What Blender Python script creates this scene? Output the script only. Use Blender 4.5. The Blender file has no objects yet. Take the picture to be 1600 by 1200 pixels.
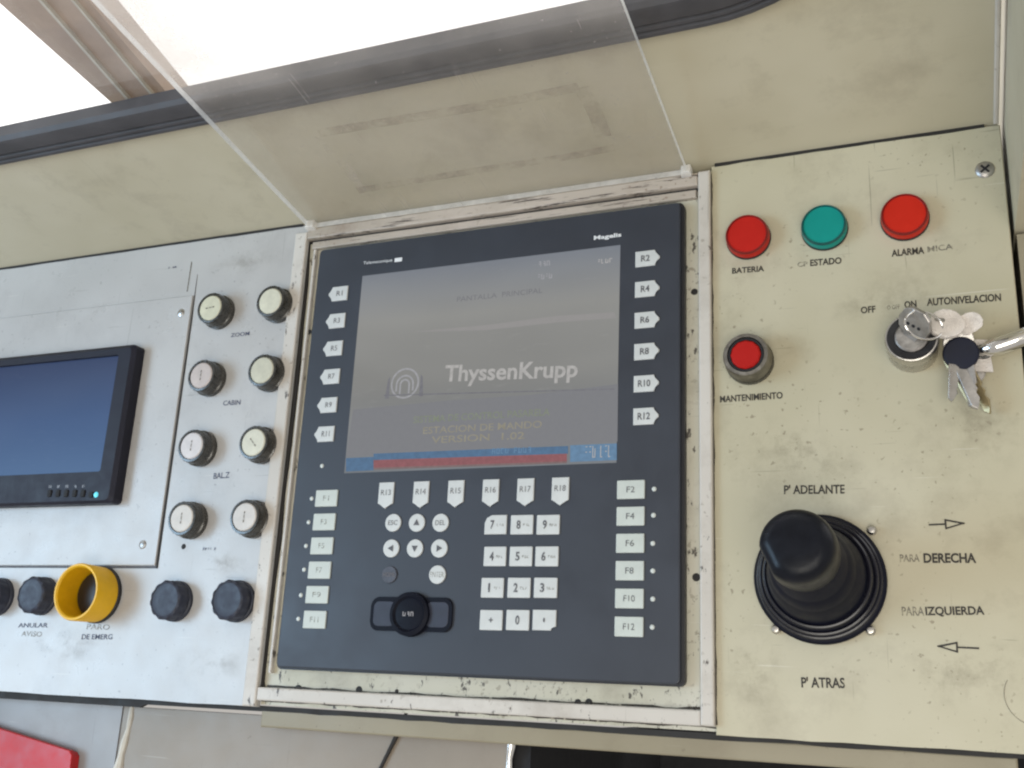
import bpy, bmesh, math, random
from mathutils import Matrix, Vector
random.seed(7)
S = bpy.context.scene
COL = S.collection
R_ = math.radians

# ------------------------------------------------------------------ frame of the console face
# panel coordinates: u right, v up the console face, h out of it (metres); the face is tilted like a desk
TILT = R_(15)
M = Matrix.Translation((0, 0, 1.0)) @ Matrix.Rotation(TILT, 4, 'X')
CAM = Vector((0.41162092, -0.30687507, 0.65542208))
CR = [Vector((0.92425950, 0.04612088, -0.37896867)), Vector((-0.06592927, -0.95847775, -0.27744139)),
      Vector((-0.37602888, 0.28141297, -0.88284145))]
FPX = 1622.565

# ------------------------------------------------------------------ camera
cd = bpy.data.cameras.new('camera')
cd.sensor_width = 36; cd.lens = FPX / 1600 * 36; cd.clip_start = 0.01; cd.clip_end = 200
cam = bpy.data.objects.new('camera', cd); COL.objects.link(cam)
lm = Matrix.Identity(4)
for i in range(3):
    lm[i][0] = CR[0][i]; lm[i][1] = -CR[1][i]; lm[i][2] = -CR[2][i]; lm[i][3] = CAM[i]
cam.matrix_world = M @ lm
S.camera = cam

# ------------------------------------------------------------------ world, lamps, exposure
w = bpy.data.worlds.new('World'); S.world = w; w.use_nodes = True
bg = w.node_tree.nodes['Background']
bg.inputs[0].default_value = (1.0, 0.95, 0.89, 1); bg.inputs[1].default_value = 0.51

def area(name, pos, aim, sx, sy, power, color):
    l = bpy.data.lights.new(name, 'AREA'); l.shape = 'RECTANGLE'; l.size = sx; l.size_y = sy
    l.energy = power; l.color = color
    o = bpy.data.objects.new(name, l); COL.objects.link(o)
    p = M @ Vector(pos); d = (M @ Vector(aim)) - p
    o.matrix_world = Matrix.Translation(p) @ d.to_track_quat('-Z', 'Y').to_matrix().to_4x4()
    return o
area('side_window_light', (-1.30, -0.32, 1.25), (-0.10, -0.24, 0), 0.95, 0.75, 19, (0.50, 0.75, 1.0))
area('warm_fill_light', (0.55, -0.75, 1.5), (0.30, -0.25, 0), 1.0, 0.8, 12.5, (1.0, 0.96, 0.86))  # added warm fill lamp, above and behind the camera
vs = S.view_settings
vs.view_transform = 'Standard'; vs.look = 'None'; vs.exposure = 0; vs.gamma = 1; vs.use_curve_mapping = False
S.render.engine = 'CYCLES'
S.cycles.filter_width = 2.2
S.cycles.transparent_max_bounces = 12

# ------------------------------------------------------------------ helpers: pixels to places
def ray(x, y):
    a = (x - 800) / FPX; b = (y - 600) / FPX
    return CR[0] * a + CR[1] * b + CR[2]
def hit(x, y, O, N):
    r = ray(x, y); t = (O - CAM).dot(N) / r.dot(N)
    return CAM + r * t
def P(x, y, h=0.0):
    r = ray(x, y); t = (h - CAM.z) / r.z
    return CAM + r * t
def Hs(u, v, h):                      # a point fitted at h=0, carried to height h along its sight line
    k = 1 - h / CAM.z
    return CAM.x + (u - CAM.x) * k, CAM.y + (v - CAM.y) * k

# ------------------------------------------------------------------ materials
def srgb(r, g, b):
    f = lambda c: (c / 255 / 12.92) if c / 255 <= 0.04045 else ((c / 255 + 0.055) / 1.055) ** 2.4
    return (f(r), f(g), f(b), 1)
def newmat(name):
    m = bpy.data.materials.new(name); m.use_nodes = True
    nt = m.node_tree; b = nt.nodes['Principled BSDF']
    return m, nt, b
def coords(nt, scale=(1, 1, 1), rot=(0, 0, 0), loc=(0, 0, 0)):
    tc = nt.nodes.new('ShaderNodeTexCoord'); mp = nt.nodes.new('ShaderNodeMapping')
    mp.inputs['Scale'].default_value = scale; mp.inputs['Rotation'].default_value = rot; mp.inputs['Location'].default_value = loc
    nt.links.new(tc.outputs['Object'], mp.inputs[0]); return mp.outputs[0]
def noise(nt, vec, scale, detail=4, rough=0.6):
    n = nt.nodes.new('ShaderNodeTexNoise'); n.inputs['Scale'].default_value = scale
    n.inputs['Detail'].default_value = detail; n.inputs['Roughness'].default_value = rough
    nt.links.new(vec, n.inputs['Vector']); return n.outputs['Fac']
def ramp(nt, fac, a, b, va=0.0, vb=1.0):
    mr = nt.nodes.new('ShaderNodeMapRange'); mr.clamp = True
    mr.inputs[1].default_value = a; mr.inputs[2].default_value = b
    mr.inputs[3].default_value = va; mr.inputs[4].default_value = vb
    nt.links.new(fac, mr.inputs[0]); return mr.outputs[0]
def mix(nt, fac, A, B):
    m = nt.nodes.new('ShaderNodeMix'); m.data_type = 'RGBA'
    for sock, v in ((m.inputs[0], fac), (m.inputs[6], A), (m.inputs[7], B)):
        if isinstance(v, (tuple, list)): sock.default_value = v
        elif isinstance(v, (int, float)): sock.default_value = v
        else: nt.links.new(v, sock)
    return m.outputs[2]
def math_(nt, op, a, b):
    m = nt.nodes.new('ShaderNodeMath'); m.operation = op; m.use_clamp = True
    for s, v in ((m.inputs[0], a), (m.inputs[1], b)):
        if isinstance(v, (int, float)): s.default_value = v
        else: nt.links.new(v, s)
    return m.outputs[0]
def bump(nt, b, fac, strength, dist):
    bn = nt.nodes.new('ShaderNodeBump'); bn.inputs['Strength'].default_value = strength; bn.inputs['Distance'].default_value = dist
    nt.links.new(fac, bn.inputs['Height']); nt.links.new(bn.outputs[0], b.inputs['Normal'])
def paint(name, c1, c2, dirt_shade=(0.16, 0.12, 0.08, 1), speck=0.70, grime=0.30, rough=0.42, scratch=0.5, seed=0.0, chip=None, spec=0.4):
    m, nt, b = newmat(name)
    v = coords(nt, loc=(seed, seed * 0.7, 0))
    col = mix(nt, ramp(nt, noise(nt, v, 7, 3), 0.35, 0.68), c1, c2)
    g = ramp(nt, noise(nt, v, 16, 6, 0.7), 0.52, 0.78, 0, grime)
    col = mix(nt, g, col, dirt_shade)
    sp = ramp(nt, noise(nt, v, 260, 2, 0.5), speck, speck + 0.05, 0, 0.55)
    gate = ramp(nt, noise(nt, coords(nt, loc=(seed + 3, 1, 0)), 11, 2), 0.42, 0.60)
    col = mix(nt, math_(nt, 'MULTIPLY', sp, gate), col, dirt_shade)
    if scratch:
        s0 = noise(nt, coords(nt, scale=(300, 9, 9), rot=(0, 0, 0.9 + seed)), 1.0, 2)
        s1 = noise(nt, coords(nt, scale=(14, 420, 14), rot=(0, 0, 0.5 + seed)), 1.0, 2)
        s2 = noise(nt, coords(nt, scale=(520, 12, 12), rot=(0, 0, 0.25)), 1.0, 2)
        sc = math_(nt, 'MAXIMUM', ramp(nt, s1, 0.71, 0.74, 0, 0.35 * scratch), ramp(nt, s2, 0.72, 0.75, 0, 0.3 * scratch))
        sc = math_(nt, 'MAXIMUM', sc, ramp(nt, s0, 0.715, 0.74, 0, 0.4 * scratch))
        col = mix(nt, sc, col, (0.10, 0.085, 0.065, 1))
        lt_ = ramp(nt, noise(nt, coords(nt, scale=(11, 380, 9), rot=(0, 0, 2.2 + seed)), 1.0, 2), 0.71, 0.74, 0, 0.35 * scratch)
        col = mix(nt, lt_, col, (0.75, 0.72, 0.66, 1))
    if chip:
        c = ramp(nt, noise(nt, coords(nt, scale=chip[0]), 1.0, 5, 0.7), chip[1], chip[1] + 0.04, 0, 0.9)
        col = mix(nt, c, col, (0.05, 0.04, 0.035, 1))
    nt.links.new(col, b.inputs['Base Color'])
    nt.links.new(ramp(nt, noise(nt, v, 40, 4), 0.3, 0.7, rough - 0.04, rough + 0.06), b.inputs['Roughness'])
    b.inputs['Specular IOR Level'].default_value = spec
    bump(nt, b, noise(nt, v, 420, 3), 0.12, 0.0006)
    return m
def plain(name, c, rough=0.45, metal=0.0, spec=0.5, var=0.25, scale=60, bumpy=0.1, emit=None, es=0.0, coat=0.0):
    m, nt, b = newmat(name)
    v = coords(nt)
    d = (c[0] * (1 - var), c[1] * (1 - var), c[2] * (1 - var), 1); l = tuple(min(1, x * (1 + var)) for x in c[:3]) + (1,)
    nt.links.new(mix(nt, ramp(nt, noise(nt, v, scale, 5, 0.65), 0.3, 0.7), d, l), b.inputs['Base Color'])
    nt.links.new(ramp(nt, noise(nt, v, scale * 2, 4), 0.3, 0.7, max(0.02, rough - 0.07), min(1, rough + 0.1)), b.inputs['Roughness'])
    b.inputs['Metallic'].default_value = metal; b.inputs['Specular IOR Level'].default_value = spec
    b.inputs['Coat Weight'].default_value = coat
    if bumpy: bump(nt, b, noise(nt, v, scale * 8, 3), bumpy, 0.0004)
    if emit: b.inputs['Emission Color'].default_value = emit; b.inputs['Emission Strength'].default_value = es
    return m
def ink(name, c, wear=0.45, scale=500, soft=0.06, full=1.0):
    m, nt, b = newmat(name)
    b.inputs['Base Color'].default_value = c; b.inputs['Roughness'].default_value = 0.6
    tr = nt.nodes.new('ShaderNodeBsdfTransparent'); mx = nt.nodes.new('ShaderNodeMixShader')
    f = ramp(nt, noise(nt, coords(nt), scale, 3), wear - soft, wear + soft, 0, full)
    nt.links.new(f, mx.inputs[0]); nt.links.new(tr.outputs[0], mx.inputs[1]); nt.links.new(b.outputs[0], mx.inputs[2])
    nt.links.new(mx.outputs[0], nt.nodes['Material Output'].inputs['Surface']); return m

MT = {}
MT['cream'] = paint('cream_paint', (0.462, 0.424, 0.302, 1), (0.532, 0.492, 0.370, 1), grime=0.36, seed=1.3, speck=0.655, scratch=1.0)
MT['white'] = paint('grey_white_paint', (0.43, 0.42, 0.41, 1), (0.50, 0.49, 0.48, 1), dirt_shade=(0.20, 0.18, 0.18, 1), grime=0.26, seed=4.1, rough=0.30, spec=0.6, speck=0.67, scratch=0.7)
MT['wall'] = paint('beige_wall_paint', (0.49, 0.445, 0.325, 1), (0.56, 0.515, 0.395, 1), grime=0.34, seed=8.7, rough=0.5, speck=0.75, scratch=0.25)
MT['chip'] = paint('chipped_cream_paint', (0.50, 0.475, 0.37, 1), (0.60, 0.57, 0.49, 1), grime=0.5, seed=2.2, speck=0.60, chip=((200, 90, 60), 0.60))
MT['bar'] = paint('chipped_white_bar_paint', (0.54, 0.50, 0.45, 1), (0.62, 0.585, 0.54, 1), grime=0.35, seed=6.2, speck=0.64, chip=((150, 60, 60), 0.635))
MT['worn'] = paint('worn_pinkish_bar_paint', (0.38, 0.33, 0.27, 1), (0.52, 0.45, 0.39, 1), dirt_shade=(0.20, 0.13, 0.09, 1), grime=0.6, seed=9.2, speck=0.62, chip=((18, 330, 60), 0.575))
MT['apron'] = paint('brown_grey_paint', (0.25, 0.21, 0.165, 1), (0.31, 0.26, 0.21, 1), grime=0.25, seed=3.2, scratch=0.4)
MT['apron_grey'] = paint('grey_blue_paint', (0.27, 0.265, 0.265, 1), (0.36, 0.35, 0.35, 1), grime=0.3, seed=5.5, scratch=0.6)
MT['lip'] = paint('tan_lip_paint', (0.25, 0.215, 0.145, 1), (0.31, 0.27, 0.19, 1), grime=0.35, seed=7.7, scratch=0.6)
MT['bead'] = plain('dried_white_sealant', (0.55, 0.52, 0.46), 0.7, var=0.15, bumpy=0.4)
MT['void'] = plain('dark_interior_painted_shade', (0.012, 0.012, 0.014), 0.8, var=0.2)
MT['black_fill'] = plain('matte_black_fill', (0.018, 0.016, 0.015), 0.7, var=0.3, bumpy=0.3)
MT['rubber'] = plain('black_rubber_gasket', (0.060, 0.057, 0.062), 0.6, var=0.3, scale=30, bumpy=0.15)
MT['mull'] = plain('brown_painted_post', (0.42, 0.32, 0.26), 0.5, var=0.18, scale=20)
MT['bezel'] = plain('blue_grey_terminal_face', (0.027, 0.032, 0.045), 0.46, var=0.12, scale=14, bumpy=0.06, spec=0.55)
MT['bezel_edge'] = plain('dark_terminal_edge_and_shadow', (0.016, 0.017, 0.022), 0.45, var=0.15)
MT['key'] = plain('pale_grey_key', (0.56, 0.575, 0.57), 0.5, var=0.08, scale=40, bumpy=0.05)
MT['keyf'] = plain('pale_green_grey_key', (0.52, 0.555, 0.52), 0.5, var=0.08, scale=40, bumpy=0.05)
MT['keyworn'] = plain('worn_dark_key', (0.06, 0.065, 0.085), 0.5, var=0.3, scale=200)
MT['legend'] = ink('grey_legend_ink', (0.10, 0.10, 0.11, 1), 0.40, 700)
MT['white_ink'] = ink('white_ink', (0.75, 0.76, 0.78, 1), 0.32, 700)
MT['ink'] = ink('black_ink', (0.03, 0.026, 0.022, 1), 0.36, 420)
MT['ink_blue'] = ink('dark_blue_ink', (0.06, 0.07, 0.12, 1), 0.40, 420)
MT['ghost'] = ink('faded_ink', (0.20, 0.185, 0.15, 1), 0.45, 300, 0.14, 0.75)
MT['led'] = plain('pale_indicator', (0.6, 0.63, 0.6), 0.3, var=0.05)
MT['slider'] = plain('navy_black_plastic', (0.004, 0.005, 0.011), 0.5, var=0.2, spec=0.14)
MT['black'] = plain('black_plastic', (0.014, 0.014, 0.017), 0.42, var=0.25)
MT['navy'] = plain('navy_black_knob_plastic', (0.020, 0.024, 0.042), 0.5, var=0.25, scale=120)
MT['boot'] = plain('black_rubber_boot', (0.004, 0.005, 0.013), 0.45, spec=0.14, var=0.25, scale=40)
MT['ring'] = plain('glossy_rubber_ring', (0.006, 0.006, 0.012), 0.22, var=0.2, scale=30, spec=0.55)
MT['joy'] = plain('black_grip_plastic', (0.004, 0.005, 0.009), 0.34, var=0.3, scale=60, spec=0.22)
MT['monitor'] = plain('dark_violet_black_plastic', (0.014, 0.014, 0.024), 0.45, var=0.15, scale=40, spec=0.25)
MT['chrome'] = plain('dull_nickel', (0.52, 0.50, 0.47), 0.28, metal=1.0, var=0.15, scale=90)
MT['bronze'] = plain('dull_dark_steel', (0.26, 0.245, 0.22), 0.34, metal=1.0, var=0.3, scale=120)
MT['chrome2'] = plain('bright_chrome', (0.75, 0.74, 0.72), 0.14, metal=1.0, var=0.08, scale=60)
MT['steel'] = plain('worn_steel', (0.42, 0.40, 0.38), 0.38, metal=0.9, var=0.3, scale=180)
MT['brass'] = plain('tarnished_brass', (0.46, 0.385, 0.23), 0.36, metal=1.0, var=0.25, scale=120)
MT['yellow'] = plain('yellow_plastic', (0.74, 0.42, 0.005), 0.42, var=0.14, scale=35)
MT['redbox'] = plain('red_painted_plastic', (0.44, 0.012, 0.014), 0.42, var=0.16, scale=30)
MT['tagwhite'] = plain('crumpled_white_plastic', (0.82, 0.76, 0.71), 0.42, var=0.16, scale=130, bumpy=1.0)
MT['tagwhite'].node_tree.nodes['Bump'].inputs['Distance'].default_value = 0.0012
MT['keyblue'] = plain('navy_key_head', (0.007, 0.009, 0.022), 0.45, var=0.2, spec=0.25)
MT['collar_dk'] = plain('dark_bronze_collar', (0.030, 0.027, 0.021), 0.26, var=0.4, scale=140, spec=0.8)
def lens(name, c, e):
    m = plain(name, c, 0.38, var=0.10, scale=25, spec=0.25, bumpy=0.05, emit=c + (1,), es=e); return m
MT['red'] = lens('red_lens', (0.46, 0.012, 0.007), 0.04)
MT['red2'] = lens('orange_red_lens', (0.52, 0.018, 0.007), 0.05)
MT['green'] = lens('teal_green_lens', (0.003, 0.25, 0.215), 0.05)
MT['rim_red'] = plain('dark_red_lens_edge', (0.20, 0.006, 0.005), 0.35, var=0.2, spec=0.4)
MT['rim_green'] = plain('dark_green_lens_edge', (0.002, 0.085, 0.08), 0.35, var=0.2, spec=0.4)
MT['redpb'] = lens('deep_red_lens', (0.40, 0.008, 0.006), 0.05)
for i, c in enumerate([(0.60, 0.58, 0.44), (0.62, 0.60, 0.48), (0.52, 0.45, 0.42), (0.54, 0.52, 0.41), (0.60, 0.56, 0.55), (0.61, 0.59, 0.48), (0.58, 0.54, 0.49), (0.57, 0.53, 0.49)]):
    MT['cap%d' % i] = plain('cream_cap_%d' % i, c, 0.42, var=0.13, scale=110, bumpy=0.12)

def glassmat(name, tint=(1, 1, 1, 1), haze=None, refl=0.15, rg=0.05):
    m, nt, b = newmat(name); nt.nodes.remove(b)
    tr = nt.nodes.new('ShaderNodeBsdfTransparent'); tr.inputs[0].default_value = tint
    gl = nt.nodes.new('ShaderNodeBsdfGlossy'); gl.inputs['Roughness'].default_value = rg
    fr = nt.nodes.new('ShaderNodeFresnel'); fr.inputs[0].default_value = 1.45
    mx = nt.nodes.new('ShaderNodeMixShader')
    nt.links.new(math_(nt, 'MULTIPLY', fr.outputs[0], refl), mx.inputs[0]); nt.links.new(tr.outputs[0], mx.inputs[1]); nt.links.new(gl.outputs[0], mx.inputs[2])
    out = mx.outputs[0]
    if haze:
        f, c = haze(nt)
        df = nt.nodes.new('ShaderNodeBsdfDiffuse'); tl = nt.nodes.new('ShaderNodeBsdfTranslucent')
        for s in (df, tl):
            if isinstance(c, tuple): s.inputs[0].default_value = c
            else: nt.links.new(c, s.inputs[0])
        m2 = nt.nodes.new('ShaderNodeMixShader'); m2.inputs[0].default_value = 0.4
        nt.links.new(df.outputs[0], m2.inputs[1]); nt.links.new(tl.outputs[0], m2.inputs[2])
        m3 = nt.nodes.new('ShaderNodeMixShader'); nt.links.new(f, m3.inputs[0])
        nt.links.new(out, m3.inputs[1]); nt.links.new(m2.outputs[0], m3.inputs[2]); out = m3.outputs[0]
    nt.links.new(out, nt.nodes['Material Output'].inputs['Surface'])
    return m
MT['glass'] = glassmat('window_glass')
def cover_haze(nt):
    v = coords(nt)
    f = ramp(nt, noise(nt, v, 9, 5, 0.65), 0.32, 0.72, 0.045, 0.19)
    dust = ramp(nt, noise(nt, v, 300, 2), 0.70, 0.74, 0, 0.22)
    scr = ramp(nt, noise(nt, coords(nt, scale=(420, 14, 10), rot=(0, 0, 0.35)), 1, 2), 0.70, 0.74, 0, 0.20)
    f = math_(nt, 'ADD', f, math_(nt, 'MAXIMUM', dust, scr))
    # a milky patch at the upper left of the sheet
    sx = nt.nodes.new('ShaderNodeSeparateXYZ'); nt.links.new(v, sx.inputs[0])
    px = ramp(nt, sx.outputs[0], -0.06, 0.03, 1, 0); py = ramp(nt, sx.outputs[1], 0.15, 0.19, 0, 1)
    patch = math_(nt, 'MULTIPLY', math_(nt, 'MULTIPLY', px, py), ramp(nt, noise(nt, v, 20, 4), 0.25, 0.6, 0.16, 0.36))
    return math_(nt, 'ADD', f, patch), (0.80, 0.745, 0.70, 1)
MT['acrylic'] = glassmat('hazy_clear_acrylic', (0.985, 0.98, 0.975, 1), cover_haze, 0.07, 0.22)
MT['acrylic_edge'] = glassmat('acrylic_edge_painted_glow', (0.95, 0.95, 0.95, 1), lambda nt: (ramp(nt, noise(nt, coords(nt), 90, 3), 0.3, 0.7, 0.65, 0.95), (0.98, 0.96, 0.93, 1)))  # near-white mix paints the light caught along the sheet's edges
MT['residue'] = ink('old_adhesive_residue', (0.27, 0.215, 0.175, 1), 0.55, 70, 0.20, 0.46)
MT['residue_soft'] = ink('pale_adhesive_film', (0.50, 0.44, 0.38, 1), 0.60, 60, 0.15, 0.5)

MT['dirt_shade'] = ink('black_dirt_shade', (0.05, 0.04, 0.03, 1), 0.42, 260, 0.10, 0.9)  # for the frame bar lines, painted shadow included
m, nt, b = newmat('brown_grime_smear'); b.inputs['Base Color'].default_value = (0.17, 0.135, 0.09, 1); b.inputs['Roughness'].default_value = 0.6
ge = nt.nodes.new('ShaderNodeNewGeometry'); vl = nt.nodes.new('ShaderNodeVectorMath'); vl.operation = 'LENGTH'; nt.links.new(coords(nt), vl.inputs[0])
fa = math_(nt, 'MULTIPLY', ramp(nt, vl.outputs['Value'], 0.15, 1.0, 1, 0), ramp(nt, noise(nt, ge.outputs['Position'], 55, 7, 0.75), 0.46, 0.72, 0, 0.30))
tr = nt.nodes.new('ShaderNodeBsdfTransparent'); mx = nt.nodes.new('ShaderNodeMixShader')
nt.links.new(fa, mx.inputs[0]); nt.links.new(tr.outputs[0], mx.inputs[1]); nt.links.new(b.outputs[0], mx.inputs[2]); nt.links.new(mx.outputs[0], nt.nodes['Material Output'].inputs['Surface']); MT['smear'] = m
def screenmat(name, stops, strength, axis, lo, hi, rough=0.12, smear=1.0):
    m, nt, b = newmat(name)
    sx = nt.nodes.new('ShaderNodeSeparateXYZ'); nt.links.new(coords(nt), sx.inputs[0])
    r = nt.nodes.new('ShaderNodeValToRGB')
    el = r.color_ramp.elements
    el[0].position = stops[0][0]; el[0].color = stops[0][1]; el[1].position = stops[-1][0]; el[1].color = stops[-1][1]
    for p_, c_ in stops[1:-1]:
        e = el.new(p_); e.color = c_
    nt.links.new(ramp(nt, sx.outputs[axis], lo, hi), r.inputs[0])
    nt.links.new(r.outputs[0], b.inputs['Emission Color']); b.inputs['Emission Strength'].default_value = strength
    sm = math_(nt, 'MAXIMUM', ramp(nt, noise(nt, coords(nt, scale=(5, 16, 1), rot=(0, 0, 0.12)), 1, 2, 0.5), 0.42, 0.85, 0, 0.05 * smear), ramp(nt, noise(nt, coords(nt, scale=(60, 260, 1), rot=(0, 0, 0.6)), 1, 4), 0.55, 0.8, 0, 0.035 * smear))
    nt.links.new(mix(nt, sm, (0.015, 0.015, 0.018, 1), (1, 0.97, 0.93, 1)), b.inputs['Base Color'])
    nt.links.new(ramp(nt, sm, 0, 0.1, rough, rough + 0.25), b.inputs['Roughness']); b.inputs['Specular IOR Level'].default_value = 0.3
    return m
MT['lcd'] = screenmat('grey_display_painted_glare', [(0, srgb(95, 99, 103)), (0.45, srgb(111, 111, 108)), (0.75, srgb(117, 117, 114)), (1, srgb(101, 106, 113))], 1.3, 1, -0.16, 0)  # reflected haze on the glass is painted into this emission gradient
MT['crt'] = screenmat('blue_display_painted_sheen', [(0, srgb(36, 76, 122)), (0.55, srgb(30, 64, 112)), (1, srgb(19, 40, 82))], 0.95, 1, -0.12, 0.0, 0.32, 0.35)  # emission gradient paints a reflection, brighter towards the bottom
def pix(name, c, e=1.3, lo=0.8):
    m, nt, b = newmat(name); b.inputs['Base Color'].default_value = (0.03, 0.03, 0.03, 1); b.inputs['Roughness'].default_value = 0.15
    nt.links.new(mix(nt, ramp(nt, noise(nt, coords(nt), 260, 3), 0.35, 0.65), tuple(x * lo for x in c[:3]) + (1,), c), b.inputs['Emission Color'])
    b.inputs['Emission Strength'].default_value = e; return m
MT['px_white'] = pix('display_white', srgb(152, 150, 148)); MT['px_grey'] = pix('display_grey', srgb(136, 136, 140))
MT['px_dim'] = pix('display_dim', srgb(96, 96, 102)); MT['px_text'] = pix('display_text', srgb(122, 118, 104))
MT['px_green'] = pix('display_green', srgb(106, 113, 97)); MT['px_blue'] = pix('display_blue', srgb(62, 98, 132), 1.1)
MT['px_lblue'] = pix('display_light_blue', srgb(84, 120, 152), 1.1); MT['px_red'] = pix('display_red', srgb(132, 74, 80), 1.05)
MT['px_line'] = pix('display_line', srgb(104, 84, 84))
MT['led_blue'] = plain('blue_led', (0.1, 0.5, 0.6), 0.3, emit=(0.10, 0.55, 0.70, 1), es=0.8)
m, nt, b = newmat('white_sky'); nt.nodes.remove(b)
em = nt.nodes.new('ShaderNodeEmission'); em.inputs[0].default_value = (1.0, 0.99, 0.97, 1); em.inputs[1].default_value = 1.7
nt.links.new(em.outputs[0], nt.nodes['Material Output'].inputs['Surface']); MT['sky'] = m

# ------------------------------------------------------------------ mesh helpers
def finish(bm, name, smooth=False):
    me = bpy.data.meshes.new(name); bmesh.ops.recalc_face_normals(bm, faces=bm.faces); bm.to_mesh(me); bm.free()
    if smooth:
        for p_ in me.polygons: p_.use_smooth = True
        me.set_sharp_from_angle(angle=R_(32))
    return me
def prism(pts, z0, z1, bev=0.0, seg=2):
    bm = bmesh.new()
    lo = [bm.verts.new((x, y, z0)) for x, y in pts]; hi = [bm.verts.new((x, y, z1)) for x, y in pts]
    n = len(pts); bm.faces.new(lo[::-1]); top = bm.faces.new(hi)
    for i in range(n): bm.faces.new((lo[i], lo[(i + 1) % n], hi[(i + 1) % n], hi[i]))
    if bev: bmesh.ops.bevel(bm, geom=list(top.edges), offset=bev, segments=seg, affect='EDGES', profile=0.5)
    return bm
def rect(x0, y0, x1, y1): return [(x0, y0), (x1, y0), (x1, y1), (x0, y1)]
def rrect(x0, y0, x1, y1, r, n=4):
    o = []
    for cx, cy, a in ((x1 - r, y0 + r, -90), (x1 - r, y1 - r, 0), (x0 + r, y1 - r, 90), (x0 + r, y0 + r, 180)):
        for i in range(n + 1):
            t = R_(a + 90 * i / n); o.append((cx + r * math.cos(t), cy + r * math.sin(t)))
    return o
def circ(r, n=28, cx=0, cy=0, sx=1, sy=1): return [(cx + r * sx * math.cos(2 * math.pi * i / n), cy + r * sy * math.sin(2 * math.pi * i / n)) for i in range(n)]
def lathe(prof, n=40, scallop=0, depth=0.0, zmin=-1, zmax=9):
    bm = bmesh.new(); rings = []
    for r, z in prof:
        if r < 1e-6: rings.append([bm.verts.new((0, 0, z))]); continue
        ring = []
        for i in range(n):
            a = 2 * math.pi * i / n; rr = r
            if scallop and zmin <= z <= zmax: rr = r * (1 - depth * (0.5 + 0.5 * math.cos(scallop * a)))
            ring.append(bm.verts.new((rr * math.cos(a), rr * math.sin(a), z)))
        rings.append(ring)
    for a, b_ in zip(rings, rings[1:]):
        for i in range(n):
            j = (i + 1) % n
            if len(a) == 1 and len(b_) > 1: bm.faces.new((a[0], b_[i], b_[j]))
            elif len(b_) == 1 and len(a) > 1: bm.faces.new((a[i], a[j], b_[0]))
            elif len(a) > 1: bm.faces.new((a[i], a[j], b_[j], b_[i]))
    return bm
def tube(path, r, n=10, closed=False):
    bm = bmesh.new(); rings = []
    path = [Vector(p_) for p_ in path]; up = Vector((0.13, 0.21, 0.97)).normalized(); L = len(path)
    for i, p_ in enumerate(path):
        t = (path[(i + 1) % L] - path[i - 1]) if (closed or 0 < i < L - 1) else (path[1] - path[0] if i == 0 else path[-1] - path[-2])
        t.normalize(); s = t.cross(up).normalized(); q = s.cross(t)
        rr = r[i] if isinstance(r, (list, tuple)) else r
        rings.append([bm.verts.new(p_ + (s * math.cos(2 * math.pi * k / n) + q * math.sin(2 * math.pi * k / n)) * rr) for k in range(n)])
    m_ = L if closed else L - 1
    for i in range(m_):
        a, b_ = rings[i], rings[(i + 1) % L]
        for k in range(n): bm.faces.new((a[k], a[(k + 1) % n], b_[(k + 1) % n], b_[k]))
    if not closed: bm.faces.new(rings[0][::-1]); bm.faces.new(rings[-1])
    return bm
def flat(pts):
    bm = bmesh.new(); bm.faces.new([bm.verts.new((x, y, 0)) for x, y in pts]); return bm
def merge(*bms):
    o = bmesh.new()
    for b_ in bms:
        me = bpy.data.meshes.new('tmp'); b_.to_mesh(me); b_.free(); o.from_mesh(me); bpy.data.meshes.remove(me)
    return o
def moved(bm, mat): bmesh.ops.transform(bm, matrix=mat, verts=bm.verts); return bm

def thing(name, label, cat, u=0, v=0, h=0, group=None, rot=0, basis=None, kind=None):
    o = bpy.data.objects.new(name, None); COL.objects.link(o); o.empty_display_size = 0.01
    o.matrix_world = M @ Matrix.Translation((u, v, h)) @ (basis if basis else Matrix.Rotation(rot, 4, 'Z'))
    if kind: o['kind'] = kind
    else: o['label'] = label; o['category'] = cat
    if group: o['group'] = group
    return o
def part(name, geo, mat, parent, loc=(0, 0, 0), rot=(0, 0, 0), smooth=False, label=None):
    me = geo if isinstance(geo, bpy.types.Mesh) else finish(geo, name, smooth)
    if mat is not None and not me.materials: me.materials.append(MT[mat])
    o = bpy.data.objects.new(name, me); COL.objects.link(o); o.parent = parent
    o.location = loc; o.rotation_euler = rot
    if label: o['label'] = label
    return o
_txt = {}
def textmesh(s, wid, hei, bold=0.012, spacing=1.0):
    c = bpy.data.curves.new('t', 'FONT'); c.body = s; c.size = 1; c.offset = bold; c.space_character = spacing; c.resolution_u = 3
    o = bpy.data.objects.new('t', c); COL.objects.link(o)
    dg = bpy.context.evaluated_depsgraph_get(); me = bpy.data.meshes.new_from_object(o.evaluated_get(dg))
    bpy.data.objects.remove(o); bpy.data.curves.remove(c)
    xs = [q.co.x for q in me.vertices]; ys = [q.co.y for q in me.vertices]
    x0, x1, y0, y1 = min(xs), max(xs), min(ys), max(ys)
    for q in me.vertices:
        q.co.x = ((q.co.x - x0) / (x1 - x0) - 0.5) * wid; q.co.y = ((q.co.y - y0) / (y1 - y0) - 0.5) * hei
    me.materials.clear(); return me
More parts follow.
